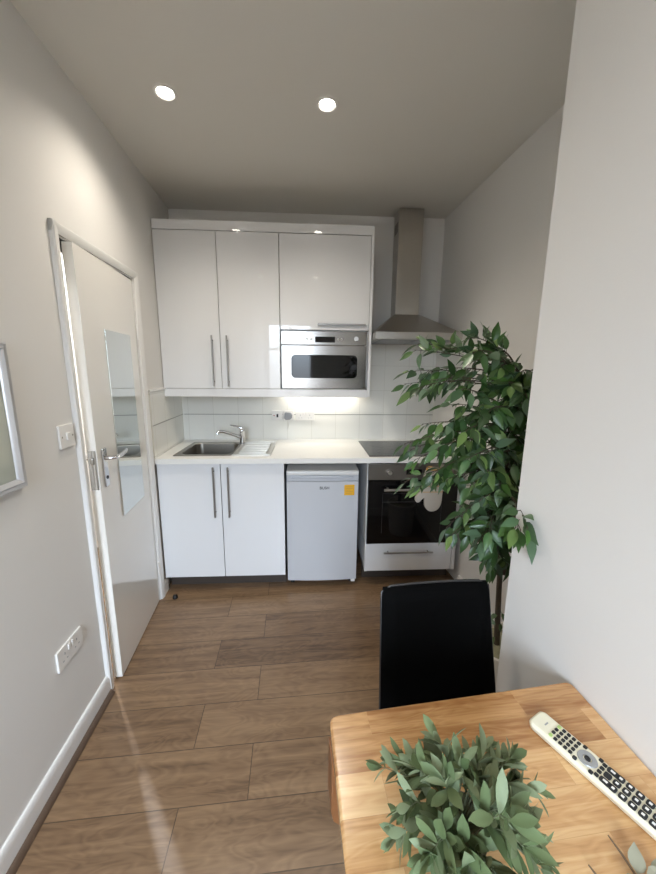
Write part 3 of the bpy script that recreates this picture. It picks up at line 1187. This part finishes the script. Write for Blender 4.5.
def pad(bm, thick, inset=0., mi=0):
    g = {}
    for s in (0, 1):
        for i in range(NXs + 1):
            for j in range(NZs + 1):
                a = (-1 + 2 * i / NXs)
                b = j / NZs
                # rounded corners at the top
                edge = max(0., 1 - min((1 - abs(a)) * 7, b * 10 + .2, (1 - b) * 12))
                off = (thick / 2) * sqrt(max(.05, 1 - edge ** 2.4))
                aa = a
                if b > .95:
                    aa = a * (1 - .03 * ((b - .95) / .05) ** 2)
                p = back_pt(aa, b, -off if s == 0 else off)
                g[s, i, j] = bm.verts.new(p)
    for s in (0, 1):
        for i in range(NXs):
            for j in range(NZs):
                q = [g[s, i, j], g[s, i + 1, j], g[s, i + 1, j + 1], g[s, i, j + 1]]
                bm.faces.new(q if s == 0 else q[::-1])
    border = [(i, 0) for i in range(NXs)] + [(NXs, j) for j in range(NZs)] + [(i, NZs) for i in range(NXs, 0, -1)] + [(0, j) for j in range(NZs, 0, -1)]
    for k in range(len(border)):
        a, b = border[k], border[(k + 1) % len(border)]
        bm.faces.new((g[0, a[0], a[1]], g[1, a[0], a[1]], g[1, b[0], b[1]], g[0, b[0], b[1]]))


pad(bm, .034)
bk = obj('backrest', bm, M['leather'], t, local=True, smooth=60)
bm = nb()
pts = []
for k in range(15):
    b = k / 14 * .97
    pts.append(back_pt(-1.0, b, 0))
for k in range(1, 14):
    a = -1 + 2 * k / 14
    pts.append(back_pt(a * .965, 1.0, 0) + V((0, 0, .002)))
for k in range(15):
    b = (1 - k / 14) * .97
    pts.append(back_pt(1.0, b, 0))
tube(bm, pts, .0035, 8)
obj('piping', bm, M['piping'], bk, local=True)
bm = nb()
box(bm, -.19, .19, -.30, .10, .41, .465, .02, 3)
obj('seat', bm, M['leather'], t, local=True)
for sx in (-1, 1):
    for yy, yt in ((-.275, -.27), (.115, .085)):
        bm = nb()
        tube(bm, [(sx * .17, yt, .412), (sx * .175, yy, 0)], [.014, .011], 10)
        obj('leg', bm, M['black'], t, local=True)

# ------------------------------------------------------------------ plants
def leaf(verts, faces, p, d, nrm, L, W, fold=.25, droop=.25, shape='ovate', rows=6):
    """a single leaf with a folded midrib; three verts per row"""
    d = d.normalized()
    s = d.cross(nrm)
    if s.length < 1e-4:
        s = d.cross(V((1, 0, 0)))
    s.normalize()
    n = s.cross(d).normalized()
    i0 = len(verts)
    tip = None
    for r in range(rows + 1):
        u = r / rows
        if shape == 'ovate':
            w = W * .5 * (sin(pi / 2 * min(1, u / .38)) ** .7 if u < .38 else cos(pi / 2 * (u - .38) / .62) ** 1.15)
        else:
            w = W * .5 * sin(pi * (u ** 1.25 * .95 + .025)) ** .8
        c = p + d * (L * u) - n * (droop * L * u * u)
        if r == 0 or r == rows:
            w = max(w * .2, W * .02)
        verts.append(c - s * w + n * (fold * w))
        verts.append(c)
        verts.append(c + s * w + n * (fold * w))
    for r in range(rows):
        a = i0 + r * 3
        faces.append((a, a + 1, a + 4, a + 3))
        faces.append((a + 1, a + 2, a + 5, a + 4))


def leaf_obj(name, verts, faces, material, parent):
    me = bpy.data.meshes.new(name)
    inv = WM[parent.name].inverted()
    me.from_pydata([inv @ v for v in verts], [], faces)
    me.materials.append(material)
    me.polygons.foreach_set('use_smooth', [True] * len(me.polygons))
    o = bpy.data.objects.new(name, me)
    place(o, None, parent)
    return o


def rv(s=1.):
    return V((random.uniform(-s, s), random.uniform(-s, s), random.uniform(-s, s)))


# ---- ficus tree behind the corner of the near wall
rnd = random.Random(21)
TX, TY = 1.815, -1.45
t = thing('potted_ficus_tree', 'tall artificial ficus tree standing in the alcove behind the chair', 'plant', (TX, TY, 0))
bm = nb()
lathe(bm, [(0, 0), (.095, 0), (.10, .01), (.122, .26), (.128, .272), (.128, .29), (.116, .29), (.112, .26), (0, .25)], c=(TX, TY, 0), n=40)
obj('pot', bm, M['pot_white'], t)
bm = nb()
lathe(bm, [(0, .278), (.06, .274), (.113, .262)], c=(TX, TY, 0), n=24)
obj('moss', bm, M['soil'], t)


def trunk_pt(z):
    """lean of the trunk"""
    k = (z - .28) / 1.2
    return V((TX - .02 - .085 * k, TY + .05 * sin(k * 3) * .3 - .06 * k, z))


bm = nb()
zs = [.24 + .06 * i for i in range(21)]
tube(bm, [trunk_pt(z) for z in zs], [.0125 - .0003 * i for i in range(21)], 10)
for ph in (0, 2.1, 4.2):
    zz = [.62 + .045 * i for i in range(20)]
    tube(bm, [trunk_pt(z) + V((cos(z * 9 + ph), sin(z * 9 + ph), 0)) * .017 for z in zz], [.0105 - .00025 * i for i in range(20)], 8)
obj('trunk', bm, M['bark'], t)

bmb = nb()
fv, ff = [], []


def spray(z0, tip, nleaf=14, L=.066, start=.3, sag=.05, jitter=.02):
    p0 = trunk_pt(z0)
    tip = V(tip)
    mid = (p0 + tip) / 2 + V((0, 0, sag)) + V((rnd.uniform(-1, 1), rnd.uniform(-1, 1), rnd.uniform(-1, 1))) * jitter
    pts = []
    for i in range(9):
        k = i / 8
        pts.append(p0 * (1 - k) ** 2 + mid * 2 * k * (1 - k) + tip * k * k)
    tube(bmb, pts, [.0034 - .0026 * i / 8 for i in range(9)], 6)
    nleaf += 3
    for i in range(nleaf):
        k = start + (1 - start) * (i + .5) / nleaf
        x = k * 8
        a = min(7, int(x))
        p = pts[a].lerp(pts[a + 1], x - a)
        tan = (pts[a + 1] - pts[a]).normalized()
        side = tan.cross(V((0, 0, 1)))
        if side.length < .1:
            side = V((1, 0, 0))
        side.normalize()
        sgn = 1 if i % 2 else -1
        R = lambda s: V((rnd.uniform(-s, s), rnd.uniform(-s, s), rnd.uniform(-s, s)))
        d = tan * rnd.uniform(.1, .8) + side * sgn * rnd.uniform(.15, .9) + V((0, 0, rnd.uniform(-.3, .9) if tip.z > 1.52 else rnd.uniform(-1.05, .15))) + R(.45)
        if i == nleaf - 1:
            d = tan + V((0, 0, -.6)) + R(.2)
        d.normalize()
        # upper side turned outwards from the trunk and towards the room
        nr = V((p.x - p0.x, p.y - p0.y, 0)) * 1.2 + V((-.15, -.5, .8)) + R(.75)
        ll = L * rnd.uniform(.76, 1.16)
        q = p + d * .012
        tube(bmb, [p, q], .0011, 4, cap=False)
        leaf(fv, ff, q, d, nr, ll, ll * rnd.uniform(.36, .46), fold=rnd.uniform(.1, .5), droop=rnd.uniform(-.05, .3))


SPR = [
    (0.96, (1.548, -1.89, 1.065), 8, 0.062),
    (0.93, (1.558, -1.91, 1.018), 7, 0.06),
    (0.98, (1.55, -1.86, 1.017), 8, 0.06),
    (0.9, (1.535, -1.93, 1.05), 7, 0.058),
    (1.44, (1.367, -1.42, 1.521), 11, 0.066),
    (1.4, (1.384, -1.46, 1.404), 12, 0.066),
    (1.38, (1.347, -1.38, 1.394), 10, 0.062),
    (1.2, (1.379, -1.4, 1.134), 11, 0.064),
    (1.12, (1.421, -1.42, 0.999), 11, 0.064),
    (1.4, (1.347, -1.4, 1.44), 14, 0.066),
    (1.38, (1.344, -1.5, 1.377), 13, 0.066),
    (1.42, (1.425, -1.42, 1.441), 13, 0.068),
    (1.45, (1.393, -1.38, 1.549), 10, 0.066),
    (1.46, (1.45, -1.46, 1.526), 10, 0.066),
    (1.45, (1.54, -1.5, 1.559), 12, 0.066),
    (1.46, (1.608, -1.5, 1.526), 12, 0.066),
    (1.44, (1.511, -1.6, 1.506), 12, 0.066),
    (1.4, (1.718, -1.6, 1.437), 13, 0.066),
    (1.38, (1.68, -1.64, 1.367), 14, 0.066),
    (1.36, (1.65, -1.6, 1.404), 12, 0.066),
    (1.4, (1.689, -1.5, 1.45), 11, 0.066),
    (1.36, (1.736, -1.5, 1.43), 12, 0.066),
    (1.36, (1.781, -1.5, 1.373), 12, 0.066),
    (1.22, (1.348, -1.42, 1.163), 13, 0.066),
    (1.18, (1.366, -1.5, 1.119), 13, 0.066),
    (1.24, (1.421, -1.4, 1.239), 13, 0.066),
    (1.2, (1.434, -1.55, 1.176), 13, 0.066),
    (1.1, (1.332, -1.5, 1.034), 10, 0.064),
    (1.08, (1.392, -1.45, 0.993), 10, 0.064),
    (1.15, (1.418, -1.55, 1.08), 11, 0.064),
    (1.05, (1.472, -1.55, 1.057), 10, 0.064),
    (1.25, (1.458, -1.55, 1.332), 13, 0.066),
    (1.3, (1.481, -1.6, 1.39), 14, 0.066),
    (1.2, (1.483, -1.65, 1.257), 14, 0.066),
    (1.15, (1.49, -1.68, 1.172), 14, 0.066),
    (1.3, (1.572, -1.62, 1.319), 14, 0.066),
    (1.25, (1.509, -1.5, 1.269), 13, 0.066),
    (1.2, (1.534, -1.52, 1.18), 13, 0.066),
    (1.22, (1.724, -1.55, 1.204), 10, 0.064),
    (1.12, (1.687, -1.6, 1.136), 10, 0.064),
    (1.1, (1.735, -1.5, 1.172), 10, 0.064),
    (1.05, (1.669, -1.62, 1.063), 10, 0.064),
    (1.0, (1.61, -1.66, 1.07), 12, 0.064),
    (0.95, (1.499, -1.52, 0.856), 11, 0.062),
    (0.92, (1.497, -1.58, 0.861), 11, 0.062),
    (0.98, (1.542, -1.55, 0.921), 12, 0.064),
    (0.92, (1.536, -1.62, 0.88), 12, 0.064),
    (0.9, (1.556, -1.68, 0.888), 13, 0.066),
    (0.84, (1.636, -1.6, 0.782), 12, 0.066),
    (0.86, (1.652, -1.62, 0.817), 12, 0.066),
    (0.92, (1.602, -1.78, 0.984), 12, 0.066),
    (0.95, (1.548, -1.9, 1.058), 10, 0.064),
    (0.93, (1.551, -1.88, 1.02), 9, 0.064),
    (0.95, (1.632, -1.7, 0.967), 12, 0.066),
    (0.9, (1.568, -1.7, 0.933), 13, 0.066),
    (0.82, (1.644, -1.55, 0.737), 9, 0.064),
    (0.88, (1.58, -1.6, 0.827), 10, 0.064),
    (1.0, (1.546, -1.66, 1.022), 14, 0.066),
    (1.0, (1.575, -1.64, 1.12), 14, 0.066),
    (1.02, (1.538, -1.6, 1.051), 13, 0.066),
    (0.5, (1.741, -1.52, 0.367), 2, 0.05)]
for s in SPR:
    spray(*s)
# short leafy shoots all along the trunk
for i in range(60):
    z = .72 + .78 * (i + rnd.random()) / 60
    a = rnd.uniform(0, 2 * pi)
    r = rnd.uniform(.05, .13)
    c = trunk_pt(z)
    spray(z - .03, (c.x + r * cos(a), c.y + r * sin(a) - .02, z + rnd.uniform(-.07, .03)), 7, .064, .35, .03)
obj('branches', bmb, M['bark'], t)
leaf_obj('foliage', fv, ff, M['ficus'], t)

# ---- sage plant on the table
rnd = random.Random(5)
SXc, SYc = 1.190, -2.352
t = thing('potted_sage_plant', 'bushy grey green potted plant on the dining table', 'plant', (SXc, SYc, TZ))
bm = nb()
lathe(bm, [(0, 0), (.030, 0), (.032, .003), (.040, .055), (.042, .06), (.037, .06), (.035, .05), (0, .05)], c=(SXc, SYc, TZ + .0003), n=32)
obj('pot', bm, M['pot_grey'], t)
bm = nb()
lathe(bm, [(0, .056), (.02, .055), (.036, .05)], c=(SXc, SYc, TZ + .0003), n=20)
obj('moss', bm, M['soil'], t)
bms = nb()
fv, ff = [], []
for i in range(50):
    az = rnd.uniform(0, 2 * pi)
    el = math.asin(rnd.uniform(-.12, 1.0))
    ln = rnd.uniform(.06, .098) * (1.0 + .30 * max(0, sin(el)) ** 2)
    d0 = V((cos(az) * cos(el), sin(az) * cos(el), sin(el)))
    base = V((SXc, SYc, TZ + .056)) + V((cos(az), sin(az), 0)) * rnd.uniform(.003, .025)
    pts = []
    for k in range(6):
        u = k / 5
        pts.append(base + d0 * ln * u + V((0, 0, .02 * sin(u * pi) - .006 * u * u)) + V((rnd.uniform(-1, 1), rnd.uniform(-1, 1), 0)) * .002)
    tube(bms, pts, [.0013 - .0008 * k / 5 for k in range(6)], 5)
    nl = rnd.randint(4, 5)
    ph = rnd.uniform(0, pi)
    for k in range(nl):
        u = .35 + .6 * k / (nl - 1)
        x = u * 5
        a = min(4, int(x))
        p = pts[a].lerp(pts[a + 1], x - a)
        tan = (pts[a + 1] - pts[a]).normalized()
        s = tan.cross(V((0, 0, 1)))
        if s.length < .1:
            s = V((1, 0, 0))
        s.normalize()
        w = tan.cross(s)
        ang = ph + k * pi / 2
        sd = s * cos(ang) + w * sin(ang)
        for sg in (1, -1):
            ll = rnd.uniform(.032, .048) * (1.05 - .25 * (k == nl - 1))
            d = tan * rnd.uniform(.5, 1.1) + sd * sg * rnd.uniform(.6, .9)
            nr = tan * .9 - sd * sg * .6 + V((0, 0, .5)) + V((rnd.uniform(-.3, .3), rnd.uniform(-.3, .3), 0))
            leaf(fv, ff, p, d, nr, ll, ll * rnd.uniform(.30, .40), fold=rnd.uniform(.1, .35), droop=rnd.uniform(-.1, .35), shape='lance', rows=5)
    p = pts[-1]
    tan = (pts[-1] - pts[-2]).normalized()
    for sg in range(2):
        ll = rnd.uniform(.028, .042)
        leaf(fv, ff, p, tan + rv(.35), V((rnd.uniform(-1, 1), rnd.uniform(-1, 1), .6)), ll, ll * .34, fold=.3, droop=.1, shape='lance', rows=5)
obj('stems', bms, M['stem'], t)
leaf_obj('foliage', fv, ff, M['sage'], t)

# ---- dry sprig at the table's near end
t = thing('dried_sprig', 'dry twiggy sprig with grey leaves on the near right of the table', 'dried plant', (1.425, -2.43, TZ))
bm = nb()
fv, ff = [], []
for pts in ([(1.432, -2.45, TZ + .004), (1.430, -2.41, TZ + .010), (1.427, -2.375, TZ + .014), (1.424, -2.352, TZ + .015)],
            [(1.40, -2.46, TZ + .004), (1.385, -2.42, TZ + .008), (1.374, -2.392, TZ + .012), (1.370, -2.380, TZ + .013)],
            [(1.45, -2.46, TZ + .004), (1.452, -2.42, TZ + .012), (1.456, -2.39, TZ + .016)]):
    tube(bm, pts, [.0018] * (len(pts) - 1) + [.0011], 6)
for p, d, l in (((1.432, -2.392, TZ + .012), (.25, .35, .2), .034), ((1.438, -2.415, TZ + .012), (.5, .5, .15), .04), ((1.434, -2.42, TZ + .012), (-.4, .5, .2), .034),
                ((1.448, -2.43, TZ + .012), (.3, .8, .2), .036), ((1.442, -2.40, TZ + .014), (.8, .2, .15), .03), ((1.43, -2.405, TZ + .012), (-.6, .1, .2), .03),
                ((1.455, -2.40, TZ + .014), (.5, .6, .1), .026)):
    leaf(fv, ff, V(p), V(d), V((0, -.2, 1)), l, l * .62, fold=.2, droop=.1, rows=6)
obj('twigs', bm, M['twig'], t)
leaf_obj('foliage', fv, ff, M['dry_leaf'], t)

# ------------------------------------------------------------------ remote control
A, B = V((1.432, -2.166, 0)), V((1.519, -2.347, 0))
dirv = (B - A).normalized()
RM = Matrix.Translation((A.x, A.y, TZ + .0004)) @ Matrix.Rotation(atan2(dirv.y, dirv.x), 4, 'Z')
RL, RWD = .222, .050
t = thing('remote_control', 'cream remote control with black buttons on the dining table', 'remote control', (0, 0, 0), mtx=RM)
bm = nb()
vs = prism(bm, rrect(0, RL, -RWD / 2, RWD / 2, .012, 6), 'Z', 0, .018, .006, 3)
for v in bm.verts:
    if v.co.z < .009:
        v.co.y *= .9
obj('body', bm, M['cream_plastic'], t, local=True)
ZT = .018
bm = nb()
box(bm, .0225, .0250, -.005, .005, ZT - .0005, ZT + .0002)
obj('emblem', bm, M['button_grey'], t, local=True)


def button(x, y, lx, ly, material, hgt=.0016, mark=False, r=None):
    bm = nb()
    r = r or min(lx, ly) * .25
    prism(bm, rrect(x - lx / 2, x + lx / 2, y - ly / 2, y + ly / 2, r, 3), 'Z', ZT - .001, ZT + hgt, .0003, 1)
    mats = [material]
    if mark:
        box(bm, x - lx * .2, x + lx * .2, y - ly * .2, y + ly * .2, ZT + hgt - .0002, ZT + hgt + .0002, mi=1)
        mats.append(M['white_plastic'])
    return obj('button', bm, mats, t, local=True)


for r in range(5):                                    # small keys at the top
    for c in range(4):
        m = M['button_green'] if r == 0 and c in (0, 3) else M['rubber']
        button(.040 + r * .0086, -.0150 + c * .0100, .0056, .0070, m)
# navigation ring
bm = nb()
lathe(bm, [(.0065, .0005), (.0070, .0018), (.0145, .0018), (.0155, 0)], c=(.0955, 0, ZT - .0002), n=32)
obj('navigation_ring', bm, M['button_grey'], t, local=True)
button(.0955, 0, .010, .010, M['rubber'], .002, r=.0049)
for x, y in ((.0835, -.0185), (.0835, .0185), (.109, -.0185), (.109, .0185), (.116, -.0150), (.116, -.0050), (.116, .0050), (.116, .0150)):
    button(x, y, .0062, .0070, M['rubber'])
for r in range(6):                                    # big number keys
    for c in range(3):
        if r == 0 and c != 1:
            continue
        button(.1265 + r * .0132, -.0140 + c * .0140, .0105, .0114, M['rubber'], .002, mark=r > 0)
for c in (-1, 1):
    button(.1285, c * .0140, .0160, .0110, M['rubber'], .002, mark=True)
button(.2065, -.0120, .0085, .0090, M['button_teal'], .001, mark=True)

# ------------------------------------------------------------------ light
def aim(o, d):
    o.rotation_euler = V(d).to_track_quat('-Z', 'Y').to_euler()


def area(name, loc, d, sx, sy, power, col):
    l = bpy.data.lights.new(name, 'AREA')
    l.shape = 'RECTANGLE'
    l.size, l.size_y = sx, sy
    l.energy = power
    l.color = col
    o = bpy.data.objects.new(name, l)
    o.location = loc
    aim(o, d)
    COL.objects.link(o)
    return o


po = area('window portal', ((WX0 + WX1) / 2, YF - .13, (WZ0 + WZ1) / 2), (0, 1, 0), WX1 - WX0, WZ1 - WZ0, 1., (1, 1, 1))
po.data.cycles.is_portal = True
for i, (x, y, _) in enumerate(SPOTS):
    l = bpy.data.lights.new('halogen', 'SPOT')
    l.energy = 26. if i < 2 else 6.5
    l.color = (1., .91, .79)
    l.spot_size = radians(138)
    l.spot_blend = 1.
    l.shadow_soft_size = .02
    o = bpy.data.objects.new('halogen', l)
    o.location = (x, y, H - .012)
    o.rotation_euler = (0, 0, 0)
    COL.objects.link(o)
area('strip light under cabinet', (1.08, -.0725, 1.297), (0, 0, -1), .53, .03, 1.15, (1., .93, .82))
l = bpy.data.lights.new('hall lamp', 'SPOT')
l.energy = 150.
l.spot_size = radians(138)
l.shadow_soft_size = .03
o = bpy.data.objects.new('hall lamp', l)
o.location = (-.46, -.62, H - .02)
COL.objects.link(o)

w = bpy.data.worlds.new('sky')
SC.world = w
w.use_nodes = True
bg = w.node_tree.nodes['Background']
# bright overcast sky above the roofs, dimmer houses and street below them
wn, wl = w.node_tree.nodes, w.node_tree.links
tc = wn.new('ShaderNodeTexCoord')
sx = wn.new('ShaderNodeSeparateXYZ')
wl.new(tc.outputs['Generated'], sx.inputs[0])
cr = wn.new('ShaderNodeValToRGB')
stops = [(.0, (.10, .09, .08)), (.44, (.16, .145, .13)), (.50, (.36, .40, .45)), (.535, (.52, .62, .72)), (.60, (1.5, 1.75, 2.1)), (.70, (2.2, 2.6, 3.1)), (1., (2.2, 2.6, 3.1))]
cr.color_ramp.elements[0].position, cr.color_ramp.elements[0].color = stops[0][0], (*stops[0][1], 1)
cr.color_ramp.elements[1].position, cr.color_ramp.elements[1].color = stops[-1][0], (*stops[-1][1], 1)
for p, c in stops[1:-1]:
    e = cr.color_ramp.elements.new(p)
    e.color = (*c, 1)
mr = wn.new('ShaderNodeMath')
mr.operation = 'MULTIPLY_ADD'
mr.inputs[1].default_value = .5
mr.inputs[2].default_value = .5
wl.new(sx.outputs['Z'], mr.inputs[0])
wl.new(mr.outputs[0], cr.inputs['Fac'])
wl.new(cr.outputs['Color'], bg.inputs['Color'])
bg.inputs['Strength'].default_value = 17.5

# ------------------------------------------------------------------ camera
cd = bpy.data.cameras.new('camera')
cam = bpy.data.objects.new('camera', cd)
COL.objects.link(cam)
F = V((sin(YAW) * cos(PITCH), cos(YAW) * cos(PITCH), -sin(PITCH)))
r = V((cos(YAW), -sin(YAW), 0))
u = r.cross(F)
R2 = r * cos(ROLL) + u * sin(ROLL)
U2 = -r * sin(ROLL) + u * cos(ROLL)
cam.matrix_world = Matrix(((R2.x, U2.x, -F.x, CAM.x), (R2.y, U2.y, -F.y, CAM.y), (R2.z, U2.z, -F.z, CAM.z), (0, 0, 0, 1)))
cd.sensor_fit = 'VERTICAL'
cd.sensor_height = 24.
cd.lens = FPX / 874 * 24
cd.clip_start = .02
SC.camera = cam

SC.view_settings.view_transform = 'Standard'
SC.view_settings.look = 'None'
SC.view_settings.exposure = .2
SC.view_settings.gamma = 1.
SC.view_settings.use_curve_mapping = False
SC.cycles.use_denoising = True
SC.cycles.max_bounces = 10
SC.cycles.diffuse_bounces = 6
SC.cycles.sample_clamp_indirect = 4.
SC.cycles.caustics_reflective = False
SC.cycles.caustics_refractive = False
